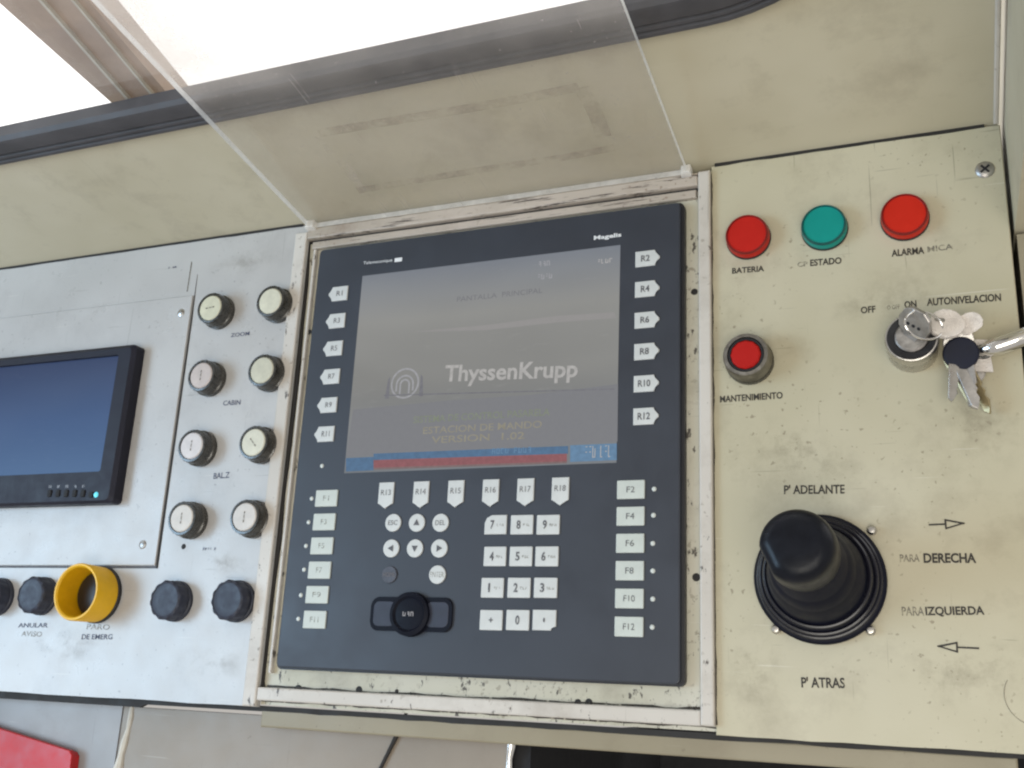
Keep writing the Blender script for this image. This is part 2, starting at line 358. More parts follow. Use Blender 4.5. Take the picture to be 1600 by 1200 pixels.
def lettering(parent, s, pa, pb, hei, mat, h=0.0, org=(0, 0, 0), name='lettering', bold=0.012, z=0.00025, tilt=0):
    """text whose middle line runs between pixel pa and pixel pb on the surface at height h"""
    a, b_ = P(pa[0], pa[1], h), P(pb[0], pb[1], h); c = (a + b_) / 2
    me = textmesh(s, (b_ - a).length, hei, bold)
    ang = math.atan2(b_.y - a.y, b_.x - a.x)
    return part(name, me, mat, parent, (c.x - org[0], c.y - org[1], h + z - org[2]), (0, 0, ang))
def squiggle(wid, hei, n, seed, density=0.75):
    """a line of print too small to read: short strokes"""
    rd = random.Random(seed); bm = bmesh.new(); x = -wid / 2; step = wid / n; lw = step * 0.22
    def bar(x0, y0, x1, y1):
        vs_ = [bm.verts.new((a, c, 0)) for a, c in rect(x0, y0, x1, y1)]; bm.faces.new(vs_)
    for i in range(n):
        if rd.random() > density: x += step; continue
        k = rd.random()
        if k < 0.7: bar(x, -hei / 2, x + lw, hei / 2)
        if k > 0.3: bar(x + lw, hei / 2 - lw, x + step * 0.7, hei / 2)
        if k > 0.5: bar(x + lw, -lw / 2, x + step * 0.65, lw / 2)
        if rd.random() > 0.5: bar(x + step * 0.55, -hei / 2, x + step * 0.55 + lw, hei * 0.3)
        if k < 0.4: bar(x + lw, -hei / 2, x + step * 0.55, -hei / 2 + lw)
        x += step
    if not bm.faces: bar(-wid / 2, -hei / 2, wid / 2, hei / 2)
    return bm

# ================================================================== THE SETTING
# wall above the console (it stands nearly square to the console face), with the window in it
WO = Vector((0, 0.0535, 0.0)); WA = Vector((0, 0.22, 0.9755)).normalized(); WN = Vector((1, 0, 0)).cross(WA)   # WN faces the room
if WN.dot(CAM - WO) < 0: WN = -WN
WB = Matrix.Identity(4)
for i in range(3): WB[i][0] = (1, 0, 0)[i]; WB[i][1] = WA[i]; WB[i][2] = Vector((1, 0, 0)).cross(WA)[i]
WSIGN = 1 if Vector((1, 0, 0)).cross(WA).dot(CAM - WO) > 0 else -1
def on_wall(x, y, off=0.0):
    q = hit(x, y, WO + WN * off, WN); d = q - WO
    return d.x, d.dot(WA)
g0 = on_wall(530, 157)[1]; g1 = on_wall(530, 105)[1]; g0 += 0.0075; g1 += 0.0085; gm = g0 + 0.45 * (g1 - g0)
UR, RAD, TOPW, LEFT = 0.415, 0.115, 0.95, -1.3
def opening(off):                      # the window's outline, offset outwards by off, from left to lower right to top right
    r = RAD + off; o = [(LEFT, gm - off)]
    cx, cy = UR - RAD, gm + RAD
    for i in range(15):
        a = R_(-90 + 90 * i / 14); o.append((cx + r * math.cos(a), cy + r * math.sin(a)))
    o.append((UR + off, TOPW)); return o
wall = thing('wall', '', '', *WO, basis=WB, kind='structure')
op = opening(0.0)
rd = random.Random(3)
foot = [(LEFT, -0.06), (0.460, -0.06)]
part('painted_sheet', prism(foot + [(0.460, TOPW)] + op[::-1], -0.012, 0.0), 'wall', wall)
# side wall at the right end
sw = thing('side_wall', '', '', kind='structure')
part('painted_sheet', prism([(0.4635, -0.022), (0.50, -0.022), (0.50, 0.36), (0.4635, 0.36)], -0.30, 0.60, 0), 'wall', sw)
part('corner_flange', prism(rect(0.4572, 0.002, 0.4602, 0.70), 0.0002, 0.0035, 0.0008, 1), 'bar', wall)
part('lower_return', prism(rect(0.4645, -0.40, 0.52, -0.024), -0.30, -0.002), 'lip', sw)
# sky beyond the window
sky = thing('sky', '', '', kind='structure')
sky.matrix_world = Matrix.Translation((0, 6.0, 2.0))
bm = bmesh.new(); bm.faces.new([bm.verts.new(q) for q in ((-14, 0, -8), (14, 0, -8), (14, 0, 9), (-14, 0, 9))])
part('sky_backdrop', bm, 'sky', sky)

# window: gasket, post, pane
win = thing('window', 'cab window with black rubber gasket and brown post above the console', 'window', *WO, basis=WB)
prof = [(0, 0), (0, 5.5), (1.5, 8.5), (4, 8.5), (5.5, 6), (7, 9), (9, 9), (10.5, 6.2), (12, 9.5), (22, 11.5), (25, 11), (27.5, 8), (27.5, -3), (20, -6)]
bm = bmesh.new(); rings = []
for t, z in prof:
    off = (gm - g0) - t / 1000 * ((g1 - g0) / 0.0275)
    rings.append([bm.verts.new((x, y, z / 1000)) for x, y in opening(off)])
for a, b_ in zip(rings, rings[1:]):
    for i in range(len(a) - 1): bm.faces.new((a[i], a[i + 1], b_[i + 1], b_[i]))
part('gasket', bm, 'rubber', win, smooth=True)
gl = [(x, y) for x, y in opening(-0.008)]
part('pane', prism([(x, y) for x, y in gl] + [(LEFT, TOPW)], -0.0075, -0.0035), 'glass', win)
def wl(pa, pb, off, lo=0.10, hi=0.60):
    a, b_ = on_wall(*pa, off), on_wall(*pb, off); k = (b_[0] - a[0]) / (b_[1] - a[1])
    return (a[0] + k * (lo - a[1]), lo), (a[0] + k * (hi - a[1]), hi)
e1 = wl((0, 10), (179, 169), -0.02); e2 = wl((64, 3), (202, 159), -0.02); e3 = wl((121, 10), (240, 152), -0.02); e4 = wl((142, 10), (262, 151), -0.02)
post = part('window_post', prism([e1[0], e4[0], e4[1], e1[1]], -0.045, -0.022), 'mull', win)
part('rib', prism([e2[0], (e2[0][0] + 0.0022, e2[0][1]), (e2[1][0] + 0.0022, e2[1][1]), e2[1]], -0.023, -0.019), 'bead', post)
part('rib', prism([e3[0], (e3[0][0] + 0.0018, e3[0][1]), (e3[1][0] + 0.0018, e3[1][1]), e3[1]], -0.023, -0.019), 'bead', post)

# ================================================================== CONSOLE
con = thing('control_console', 'long painted metal control console with cream right face and grey-white left face', 'console')
PT, PB_ = 0.0518, -0.3278
rdd = random.Random(5)
def wob(x0, y0, x1, y1, n, a):        # a slightly uneven edge
    return [(x0 + (x1 - x0) * i / n, y0 + (y1 - y0) * i / n + (rdd.uniform(-a, a) if 0 < i < n else 0)) for i in range(n + 1)]
part('cabinet_body', prism(rect(-0.75, -0.322, 0.455, 0.0530), -0.25, -0.0085), 'void', con)  # near-black colour stands in for shade behind the seam
lp = part('left_face_plate', prism(wob(-0.75, PB_, -0.0545, PB_, 24, 0.0004) + wob(-0.0545, PT, -0.75, PT, 24, 0.0004), -0.003, 0.0, 0.0006, 1), 'white', con, label='grey-white painted left face plate')
rp = part('right_face_plate', prism(wob(0.2765, PB_, 0.461, PB_, 10, 0.0004) + wob(0.461, PT, 0.2765, PT, 12, 0.0004), -0.003, 0.0, 0.0006, 1), 'cream', con, label='cream painted right face plate with black lettering')
bk = part('terminal_backing_plate', prism(rect(-0.054, -0.326, 0.276, 0.047), -0.008, -0.003), 'chip', con, label='chipped cream plate around the terminal')
part('frame_bar', prism(rect(-0.0660, -0.3275, -0.0545, 0.0440), 0.0002, 0.0035, 0.0012), 'bar', con)
part('frame_bar', prism(rect(0.2680, -0.3228, 0.2764, 0.0470), -0.003, 0.0045, 0.0012), 'bar', con)
part('frame_bar', prism(rect(-0.0543, -0.3232, 0.2678, -0.3140), -0.003, 0.0030, 0.0012), 'bar', con)
part('frame_bar', prism(rect(-0.0543, 0.0372, 0.2678, 0.0470), -0.003, 0.0035, 0.0014), 'worn', con, label='worn pinkish top bar under the clear cover')
part('frame_bar', prism(rect(-0.0500, 0.0290, 0.2660, 0.0352), -0.003, 0.0010, 0.0010), 'worn', con)
part('dark_strip', prism(wob(-0.0543, -0.3135, -0.0516, -0.3135, 1, 0) + [(-0.0519 + rdd.uniform(-0.0007, 0.0009), -0.31 + 0.0345 * i) for i in range(10)] + [(-0.0543, 0.036)], -0.003, -0.0008), 'black_fill', con)  # dark strips beside the left bar and between the top bars
part('dark_strip', prism([(-0.0543, 0.0353), (0.2678, 0.0353), (0.2678, 0.0370), (-0.0543, 0.0370)], -0.003, -0.0012), 'black_fill', con)
part('inner_edge_strip', prism(rect(-0.0480, -0.3040, -0.0455, 0.0285), -0.003, 0.0012, 0.0006, 1), 'bar', con)
def edgeline(x0, y0, x1, y1, wd, z, sd):
    r_ = random.Random(sd); n = 40; L_ = math.hypot(x1 - x0, y1 - y0); nx, ny = -(y1 - y0) / L_, (x1 - x0) / L_; A = []; B = []
    for i in range(n + 1):
        x, y = x0 + (x1 - x0) * i / n, y0 + (y1 - y0) * i / n; a_ = wd * r_.uniform(0.15, 1.0)
        A.append((x, y)); B.append((x + nx * a_, y + ny * a_))
    part('dark_edge_line', prism(A + B[::-1], z, z + 0.0002), 'dirt_shade', con)
edgeline(0.27655, 0.046, 0.27655, -0.322, 0.0011, 0.0001, 1); edgeline(0.2679, -0.3137, -0.050, -0.3137, -0.0016, -0.0029, 2)  # dark lines along the bars; the right bar's outer one is painted shadow
edgeline(-0.054, -0.3233, 0.2764, -0.3233, -0.0012, -0.0029, 3); edgeline(-0.0663, -0.325, -0.0663, 0.042, 0.0007, 0.0001, 4); edgeline(0.2679, -0.313, 0.2679, 0.036, 0.0013, -0.0029, 5)
def smudge(par, u, v, rx, ry, an, z, mat):
    part('grime_smear', flat(circ(1.0, 24)), mat, par, (u, v, z), (0, 0, an)).scale = (rx, ry, 1)
for i, (u, v, rx, ry, an) in enumerate(((0.415, -0.285, 0.040, 0.022, 0.3), (0.330, -0.155, 0.045, 0.020, -0.4), (0.435, -0.145, 0.022, 0.035, 0.2), (0.300, -0.290, 0.020, 0.035, 0.1), (0.385, -0.060, 0.050, 0.015, 0.1))):
    smudge(rp, u, v, rx, ry, an, 0.00012 + i * 0.00001, 'smear')
for i, (u, v, rx, ry, an) in enumerate(((-0.10, -0.300, 0.040, 0.014, 0.05), (-0.10, -0.225, 0.030, 0.012, -0.2), (-0.115, 0.025, 0.040, 0.012, 0.1), (-0.24, -0.290, 0.045, 0.016, 0.0))):
    smudge(lp, u, v, rx, ry, an, 0.00012 + i * 0.00001, 'smear')
hole = finish(lathe([(0, 0.00008), (0.0021, 0.00008), (0.0024, 0)], 14), 'screw_hole', True); hole.materials.append(MT['black_fill'])
for x, y, k, z in ((1085, 456, 1, -0.003), (1088, 902, 1.1, -0.003), (440, 897, 0.9, -0.0008), (483, 519, 0.9, -0.0008), (466, 1078, 1.5, -0.003), (561, 1078, 1.1, -0.003),
                   (530, 1086, 0.8, -0.003), (620, 1080, 0.6, -0.003), (903, 1098, 1.0, -0.003), (920, 1098, 1.1, -0.003), (287, 854, 0.9, 0.0)):
    q = P(x, y, z); o = part('screw_hole', hole, None, con, (q.x, q.y, z + 0.0001)); o.scale = (k, k, 1)
def seam(u0, u1, a, n, sd):
    r_ = random.Random(sd); lo = [(u0 + (u1 - u0) * i / n, PT - 0.0002 - r_.uniform(0, a)) for i in range(n + 1)]
    hi = [(u0 + (u1 - u0) * i / n, PT + 0.0018) for i in range(n, -1, -1)]
    part('seam_shade_strip', prism(lo + hi, -0.004, 0.0003), 'black_fill', con)  # black strip paints in the shade of the seam
seam(-0.75, -0.062, 0.0007, 40, 1); seam(0.279, 0.452, 0.0007, 18, 2)
# screw at the upper right and tiny screw on the monitor plate
q = P(1539, 264, 0.001)
sc = part('screw_head', lathe([(0, 0.0016), (0.0030, 0.0015), (0.0052, 0.0007), (0.0058, 0)], 24), 'steel', con, (q.x, q.y, 0.0001), smooth=True)
part('screw_slot', prism(rect(-0.0034, -0.0007, 0.0034, 0.0007), 0.0012, 0.00172), 'void', sc, rot=(0, 0, 0.7))
part('screw_slot', prism(rect(-0.0034, -0.0007, 0.0034, 0.0007), 0.0012, 0.00174), 'void', sc, rot=(0, 0, 2.27))
# monitor mounting plate
mp = part('monitor_mounting_plate', prism([(-0.75, -0.2268), (-0.1642, -0.2268), (-0.1646, 0.0005), (-0.75, 0.0010)], 0.0001, 0.0018, 0.0005, 1), 'white', con)
part('plate_gap', prism([(-0.1640, -0.2290), (-0.1622, -0.2290), (-0.1628, -0.02), (-0.1640, 0.020)], 0.00005, 0.0004), 'black_fill', con)
part('plate_gap', prism([(-0.36, -0.2284), (-0.164, -0.2290), (-0.164, -0.2270), (-0.36, -0.2270)], 0.00005, 0.0004), 'legend', con)
q = P(223, 851, 0.0018)
part('screw_head', lathe([(0, 0.0012), (0.0022, 0.0011), (0.0034, 0.0004), (0.0036, 0)], 18), 'steel', mp, (q.x, q.y, 0.0018), smooth=True)
q = P(283, 489, 0.0018)
part('screw_head', lathe([(0, 0.0012), (0.0022, 0.0011), (0.0034, 0.0004), (0.0036, 0)], 18), 'chrome', mp, (q.x, q.y, 0.0018), smooth=True)
part('edge_shade_strip', prism([(-0.75, -0.3335), (-0.165, -0.3335), (-0.160, -0.3312), (-0.050, -0.3308), (-0.050, -0.3270), (-0.75, -0.3270)], -0.0080, -0.0045), 'black_fill', con)  # black strips paint shade into the gap below the front edge
part('edge_shade_strip', prism(wob(-0.055, -0.3305, 0.461, -0.3305, 30, 0.0004) + wob(0.461, -0.3270, -0.055, -0.3270, 2, 0), -0.0080, -0.0032), 'black_fill', con)
# front lip and apron
part('front_lip', prism([(-0.053, -0.3415), (0.44, -0.3415), (0.44, -0.3300), (-0.053, -0.3292)], -0.012, -0.0035, 0.0012), 'lip', con)
# lettering on the right face
L = lambda s, a, b_, hgt, mat='ink', bold=0.026: lettering(rp, s, a, b_, hgt, mat, bold=bold)
L('BATERIA', (1144, 423.5), (1194, 419.5), 0.0042)
L('ESTADO', (1266, 411), (1315, 407), 0.0047)
L('CP', (1246, 414), (1262, 412), 0.0035, 'ghost')
L('ALARMA', (1393, 396), (1444, 391), 0.0048)
L('MICA', (1449, 390), (1489, 385), 0.0040, 'ghost')
L('OFF', (1345, 485), (1368, 483), 0.0046)
L('O OFF', (1386, 481), (1406, 479), 0.0030, 'ghost')
L('ON', (1413, 476.5), (1432, 474.5), 0.0046)
L('AUTONIVELACION', (1448, 472.5), (1564, 464.5), 0.0050)
L('MANTENIMIENTO', (1125, 624), (1223, 617.5), 0.0046)
L("P' ADELANTE", (1225, 765), (1320, 764), 0.0058, bold=0.02)
L('DERECHA', (1443, 872), (1525, 872), 0.0058, bold=0.035)
L('PARA', (1406, 872), (1437, 872), 0.0044, 'ghost')
L('IZQUIERDA', (1446, 956), (1538, 955), 0.0058, bold=0.03)
L('PARA', (1409, 955), (1444, 955), 0.0052, 'ghost', bold=0.02)
L("P' ATRAS", (1252, 1066), (1320, 1067), 0.0062, bold=0.022)
def arrow(px0, px1, y0, y1, flip):
    a, b_ = P(px0, y0), P(px1, y1); Ln = (b_ - a).length; hd = 0.0105; hw = 0.0030; lw = 0.0005
    bm = bmesh.new()
    def f(pts): bm.faces.new([bm.verts.new((x, y, 0)) for x, y in pts])
    f(rect(0, -lw, Ln - hd, lw)); f(rect(Ln - hd - lw, -hw, Ln - hd + lw, hw))
    f([(Ln - hd, hw), (Ln - hd, hw - 2 * lw), (Ln - 2 * lw, -lw), (Ln, 0), (Ln - 0.5 * lw, lw)])
    f([(Ln - hd, -hw), (Ln, 0), (Ln - 2 * lw, lw), (Ln - hd, -hw + 2 * lw)])
    for vv in bm.verts:
        if flip: vv.co.x = Ln - vv.co.x
    for fc in bm.faces:
        if fc.normal.z < 0: fc.normal_flip()
    return bm, a, math.atan2(b_.y - a.y, b_.x - a.x)
for args in ((1451, 1508, 820, 818, False), (1464, 1530, 1010, 1013, True)):
    bm, a, an = arrow(*args); part('printed_arrow', bm, 'ink', rp, (a.x, a.y, 0.00028), (0, 0, an))
# scratched ring mark at the lower right and a hairline
q = P(1618, 1088)
part('scratched_ring', tube([(0.0155 * math.cos(a * 0.1), 0.0155 * math.sin(a * 0.1), 0) for a in range(26, 44)], 0.00016, 4), 'ghost', rp, (q.x, q.y, 0.0002))
# lettering on the left face
LL = lambda s, a, b_, hgt, mat='ink_blue', h=0.0, par=lp: lettering(par, s, a, b_, hgt, mat, h=h)
LL('ZOOM', (361, 524), (390, 521), 0.0035)
LL('CABIN', (349, 630), (376, 628.5), 0.0042)
LL('BAL.Z', (334, 744), (359, 742), 0.0048)
part('lettering', squiggle(0.013, 0.0022, 6, 3), 'ink_blue', lp, (P(328, 858).x, P(328, 858).y, 0.0003))
LL('ANULAR', (29, 977), (75, 977), 0.0036); LL('AVISO', (34, 990), (66, 991), 0.0042, 'ghost')
LL('PARO', (136, 979), (172, 980), 0.0042, 'ghost'); LL('DE EMERG', (128, 995), (176, 995), 0.0040)
part('lettering', squiggle(0.009, 0.0016, 4, 9), 'ink_blue', lp, (P(270, 418).x, P(270, 418).y, 0.0003))
part('scratch_mark', prism([(-0.0006, -0.014), (0.0005, -0.014), (0.0009, 0.013), (-0.0003, 0.014)], 0, 0.00006), 'ghost', lp, (P(296, 432).x, P(296, 432).y, 0.0002))

# ================================================================== OPERATOR TERMINAL
HB = 0.0060
term = thing('operator_terminal', 'dark blue-grey operator terminal with grey screen and pale keys', 'terminal')
hx0, hy1 = Hs(-0.0426, 0.0277, HB); hx1, hy0 = Hs(0.2545, -0.2997, HB)
part('bezel', prism(rrect(hx0, hy0, hx1, hy1, 0.0035), -0.0029, HB, 0.0010), 'bezel', term)
part('bezel_base', prism(rrect(hx0 - 0.0012, hy0 - 0.0012, hx1 + 0.0022, hy1 + 0.0008, 0.004), -0.00295, HB - 0.0032), 'bezel_edge', term)  # dark edge whose colour also paints the shadow line below and right
sx0, sy1 = Hs(0, 0, HB); sx1, sy0 = Hs(0.2112, -0.1584, HB)
scr = part('screen', prism(rect(sx0, sy0, sx1, sy1), HB - 0.001, HB + 0.0002), 'lcd', term)
scr.data.transform(Matrix.Translation((-sx0, -sy1, 0))); scr.location = (sx0, sy1, 0)
ZT = HB + 0.00035
def onscr(name, bm, mat, x, y, dz=0.0):
    q = P(x, y, HB); return part(name, bm, mat, scr, (q.x - sx0, q.y - sy1, ZT + dz))
def scrtext(s, pa, pb, hei, mat, bold=0.0):
    return lettering(scr, s, pa, pb, hei, mat, h=HB, org=(sx0, sy1, 0), bold=bold, z=0.0004)
scrtext('ThyssenKrupp', (695, 588), (903, 580), 0.0165, 'px_white', 0.022)
MT['px_glare'] = pix('display_glare_light', srgb(121, 119, 118), 1.3, 0.97); MT['px_glare_dark'] = pix('display_glare_dark', srgb(101, 102, 106), 1.25, 0.97)  # screen reflections painted as emissive colour: light streak, darker field
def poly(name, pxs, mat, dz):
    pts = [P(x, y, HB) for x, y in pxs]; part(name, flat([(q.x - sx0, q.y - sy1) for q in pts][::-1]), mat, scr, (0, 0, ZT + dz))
poly('glare_band', [(640, 519), (760, 508), (868, 494), (960, 488), (963, 497), (870, 504), (760, 516)], 'px_glare', -0.0001)
poly('glare_band', [(552, 640), (700, 626), (830, 617), (966, 600), (965, 690), (541, 714)], 'px_glare_dark', -0.0001)
# emblem: a ring with three nested arches
def arcline(r, a0, a1, wd, cx=0, cy=0, n=24):
    bm = bmesh.new(); A = []
    for i in range(n + 1):
        a = R_(a0 + (a1 - a0) * i / n); A.append((bm.verts.new((cx + r * math.cos(a), cy + r * math.sin(a), 0)), bm.verts.new((cx + (r + wd) * math.cos(a), cy + (r + wd) * math.sin(a), 0))))
    for p_, q_ in zip(A, A[1:]): bm.faces.new((p_[0], p_[1], q_[1], q_[0]))
    return bm
arch = []
for k, r in enumerate((0.0030, 0.0062)):
    arch.append(arcline(r, 0, 180, 0.0014, 0, -0.001)); arch += [flat(rect(-r - 0.0014, -0.008 + k * 0.002, -r, -0.001)), flat(rect(r, -0.008 + k * 0.002, r + 0.0014, -0.001))]
em_ = onscr('emblem', merge(arcline(0.0105, 0, 360, 0.0014), *arch), 'px_grey', 633, 599)
for s in (-1, 1): onscr('emblem_ray', flat([(s * 0.0125, -0.011), (s * 0.016, -0.011), (s * 0.0145, 0.004), (s * 0.0128, 0.006)][::s]), 'px_dim', 633, 599)
for i, (x, y, wd, n, mt) in enumerate(((750, 650, 0.106, 30, 'px_text'), (752, 668, 0.092, 26, 'px_text'), (746, 684, 0.072, 22, 'px_text'))):
    onscr('message_line', textmesh(('SISTEMA DE CONTROL PASARELA', 'ESTACION DE MANDO', 'VERSION  1.02')[i], wd, 0.0052, 0.012), 'px_green' if i == 0 else mt, x, y)
onscr('title_line', textmesh('PANTALLA  PRINCIPAL', 0.068, 0.0040, 0.0), 'px_dim', 780, 461)
onscr('status_text', squiggle(0.010, 0.0040, 3, 5, 1), 'px_grey', 851, 412); onscr('status_text', squiggle(0.012, 0.0040, 4, 6, 1), 'px_grey', 852, 432)
onscr('status_text', squiggle(0.012, 0.0034, 4, 8, 1), 'px_white', 946, 408)
def band(x0, y0a, y0b, x1, y1a, y1b, mat, dz=0.0, name='status_bar'):
    pts = [P(x0, y0b, HB), P(x1, y1b, HB), P(x1, y1a, HB), P(x0, y0a, HB)]
    part(name, flat([(q.x - sx0, q.y - sy1) for q in pts]), mat, scr, (0, 0, ZT + dz))
band(541, 716, 737, 584, 714, 735, 'px_blue'); band(584, 709, 719, 888, 697, 709, 'px_blue'); band(584, 719, 731, 886, 709, 721, 'px_red')
band(584, 731, 734, 886, 721, 724, 'px_line'); band(891, 696, 722, 964, 693, 719, 'px_lblue')
onscr('status_text', squiggle(0.030, 0.004, 9, 61, 0.8), 'px_lblue', 800, 704, 0.0001); onscr('status_text', squiggle(0.022, 0.008, 8, 62, 0.9), 'px_white', 932, 706, 0.0001)
band(600, 617, 619, 960, 607, 609, 'px_dim', name='divider_line')
# printed names on the bezel
lettering(term, 'Magelis', (928, 373), (971, 367.5), 0.0042, 'white_ink', h=HB, bold=0.03, z=0.0002)
lettering(term, 'Telemecanique', (568, 412), (613, 407), 0.0034, 'white_ink', h=HB, bold=0.0, z=0.0002)
q = P(622.5, 406, HB); part('brand_block', prism(rect(-0.0032, -0.0016, 0.0032, 0.0016), 0, 0.0001), 'white_ink', term, (q.x, q.y, HB + 0.0001))
# keys
KH = 0.0011
def keymesh(pts, name): 
    me = finish(prism(pts, -0.0003, KH, 0.0005, 2), name, False); return me
km = {}
km['fn'] = keymesh(rrect(-0.0094, -0.0062, 0.0094, 0.0062, 0.0006, 2), 'key'); km['fn'].materials.append(MT['keyf'])
km['left'] = keymesh([(0.0070, -0.0060), (0.0070, 0.0060), (-0.0070, 0.0060), (-0.0074, 0.0030), (-0.0102, 0.0008), (-0.0102, -0.0008), (-0.0074, -0.0030), (-0.0070, -0.0060)][::-1], 'key'); km['left'].materials.append(MT['key'])
km['right'] = keymesh([(-x, y) for x, y in [(0.0074, -0.0058), (0.0074, 0.0058), (-0.0066, 0.0058), (-0.0072, 0.0030), (-0.0100, 0.0008), (-0.0100, -0.0008), (-0.0072, -0.0030), (-0.0066, -0.0058)]], 'key'); km['right'].materials.append(MT['key'])
km['shield'] = keymesh([(-0.0062, 0.0085), (-0.0062, -0.0068), (-0.0014, -0.0092), (0.0, -0.0108), (0.0014, -0.0092), (0.0062, -0.0068), (0.0062, 0.0085)], 'key'); km['shield'].materials.append(MT['key'])
km['num'] = keymesh(rrect(-0.0082, -0.0066, 0.0082, 0.0066, 0.0006, 2), 'key'); km['num'].materials.append(MT['key'])
km['num7'] = keymesh([(-0.0082, -0.0066), (0.0082, -0.0066), (0.0082, 0.0066), (-0.0030, 0.0066), (-0.0066, 0.0048), (-0.0082, 0.0010)], 'key'); km['num7'].materials.append(MT['key'])
km['numd'] = keymesh([(-0.0082, -0.0066), (0.0046, -0.0066), (0.0052, -0.0046), (0.0082, -0.0040), (0.0082, 0.0066), (-0.0082, 0.0066)], 'key'); km['numd'].materials.append(MT['key'])
km['round'] = keymesh(circ(0.0064, 22), 'key'); km['round'].materials.append(MT['key'])
km['worn'] = keymesh(circ(0.0060, 22), 'key'); km['worn'].materials.append(MT['keyworn'])
def key(kind, u, v, legend=None, lw=0.006, lh=0.0042, lx=0.0, ly=0.0, mat='legend', bold=0.0):
    k = part('key', km[kind], None, term, (u, v, HB))
    if legend:
        me = legend if isinstance(legend, bpy.types.Mesh) else textmesh(legend, lw, lh, bold)
        part('key_legend', me, mat, k, (lx, ly, KH + 0.0002))
    return k
led = finish(lathe([(0, 0.0009), (0.0011, 0.0007), (0.0017, 0)], 14), 'indicator_light', True); led.materials.append(MT['led'])
def ledat(x, y): q = P(x, y, HB); part('indicator_light', led, None, term, (q.x, q.y, HB - 0.0001))
for i in range(6):
    u, v = Hs(-0.0130, -0.177 - 0.0177 * i, HB); key('fn', u, v, 'F%d' % (2 * i + 1), 0.005 if i < 4 else 0.007, 0.0038, mat='ghost')
    u, v = Hs(0.2216, -0.177 - 0.0177 * i, HB); key('fn', u, v, 'F%d' % (2 * i + 2), 0.0055 if i < 4 else 0.0075, 0.0040, mat='legend')
    u, v = Hs(-0.0190, -0.0129 - 0.0229 * i, HB); key('left', u, v, 'R%d' % (2 * i + 1), 0.0055 if i < 5 else 0.007, 0.0042)
    u, v = Hs(0.2300, -0.0129 - 0.0229 * i, HB); key('right', u, v, 'R%d' % (2 * i + 2), 0.0062 if i < 4 else 0.0085, 0.0048, bold=0.02)
for q in ((487, 779), (482, 816), (478, 853), (475, 890), (470, 930), (466, 967), (1022, 764), (1021, 805), (1020, 849), (1020, 892), (1020, 936), (1019, 980), (503, 728)): ledat(*q)
def lerp(a, b_, t): return a + (b_ - a) * t
for i in range(6):
    q = P(lerp(604, 876, i / 5), lerp(772, 765.5, i / 5), HB); key('shield', q.x, q.y, 'R%d' % (13 + i), 0.008, 0.0040, 0, 0.001)
tri = lambda a: finish(moved(prism([(-0.0024, -0.0018), (0.0024, -0.0018), (0, 0.0026)], 0, 0.00005), Matrix.Rotation(R_(a), 4, 'Z')), 'key_legend')
for (x, y), lg in zip(((615, 817), (652, 817), (689, 817), (612, 857), (649, 857), (687, 857)), ('ESC', tri(0), 'DEL', tri(90), tri(180), tri(-90))):
    q = P(x, y, HB)
    kk = key('round', q.x, q.y, lg, 0.0075, 0.0034, mat='legend')
q = P(609, 898, HB); key('worn', q.x, q.y, 'HOME', 0.0095, 0.0032, mat='px_dim')
q = P(684, 898, HB); key('round', q.x, q.y, 'ENTER', 0.0105, 0.0036, mat='ghost')
digs = ['7', '8', '9', '4', '5', '6', '1', '2', '3', '+', '0', '.']
for r in range(4):
    for c in range(3):
        q = P(lerp((775, 774, 770, 768)[r], (857, 855, 853, 851)[r], c / 2), (820, 869.5, 918.5, 969)[r], HB); n = r * 3 + c
        kk = key('num7' if n == 0 else 'numd' if n == 11 else 'num', q.x, q.y, digs[n], 0.0030 if digs[n] not in '.1' else 0.0014, 0.0060 if n not in (9, 11) else 0.003, -0.0022 if n < 9 else 0, 0, bold=0.03)
        if n < 9: part('key_legend', squiggle(0.0055, 0.0018, 3, 70 + n, 1), 'ghost', kk, (0.0038, -0.0003, KH + 0.0002))
# sliding port cover
q = P(643, 960, HB)
sl = part('slide_cover', prism(rrect(-0.0315, -0.0115, 0.0315, 0.0115, 0.006, 5), -0.0003, 0.0016, 0.0006), 'slider', term, (q.x, q.y, HB))
for s in (-1, 1): part('recess_panel', prism(rrect(-0.0085, -0.0085, 0.0085, 0.0085, 0.004, 4), 0.0015, 0.0019, 0.0003), 'navy', sl, (s * 0.0205, 0, 0))
hub = part('hub', lathe([(0, 0.0042), (0.0085, 0.0041), (0.0105, 0.0038), (0.0122, 0.0052), (0.0148, 0.0042), (0.0152, 0)], 40), 'slider', sl, smooth=True)
part('hub_symbol', squiggle(0.009, 0.003, 3, 91, 1), 'px_grey', hub, (0, 0, 0.0046))

# ================================================================== CLEAR COVER
CO = Vector((0, 0.0500, 0.0046)); CD = Vector((0, 0.163, 0.9866)).normalized(); CB = Matrix.Identity(4)
CN = Vector((1, 0, 0)).cross(CD)
for i in range(3): CB[i][0] = (1, 0, 0)[i]; CB[i][1] = CD[i]; CB[i][2] = CN[i]
cov = thing('clear_cover', 'hinged clear acrylic cover swung open above the operator terminal', 'cover', *CO, basis=CB)
def on_cov(x, y):
    q = hit(x, y, CO, CN) - CO; return q.x, q.dot(CD)
cu0, cu1, CL, CT = -0.0520, 0.2606, 0.350, 0.0045
me = finish(prism(rrect(cu0, 0, cu1, CL, 0.004), 0.0, CT), 'sheet')
me.materials.append(MT['acrylic']); me.materials.append(MT['acrylic_edge'])
for p_ in me.polygons: p_.material_index = 0 if abs(p_.normal.z) > 0.9 else 1
part('sheet', me, None, cov)
zf = CT + 0.0002 if CN.dot(CAM - CO) > 0 else -0.0002
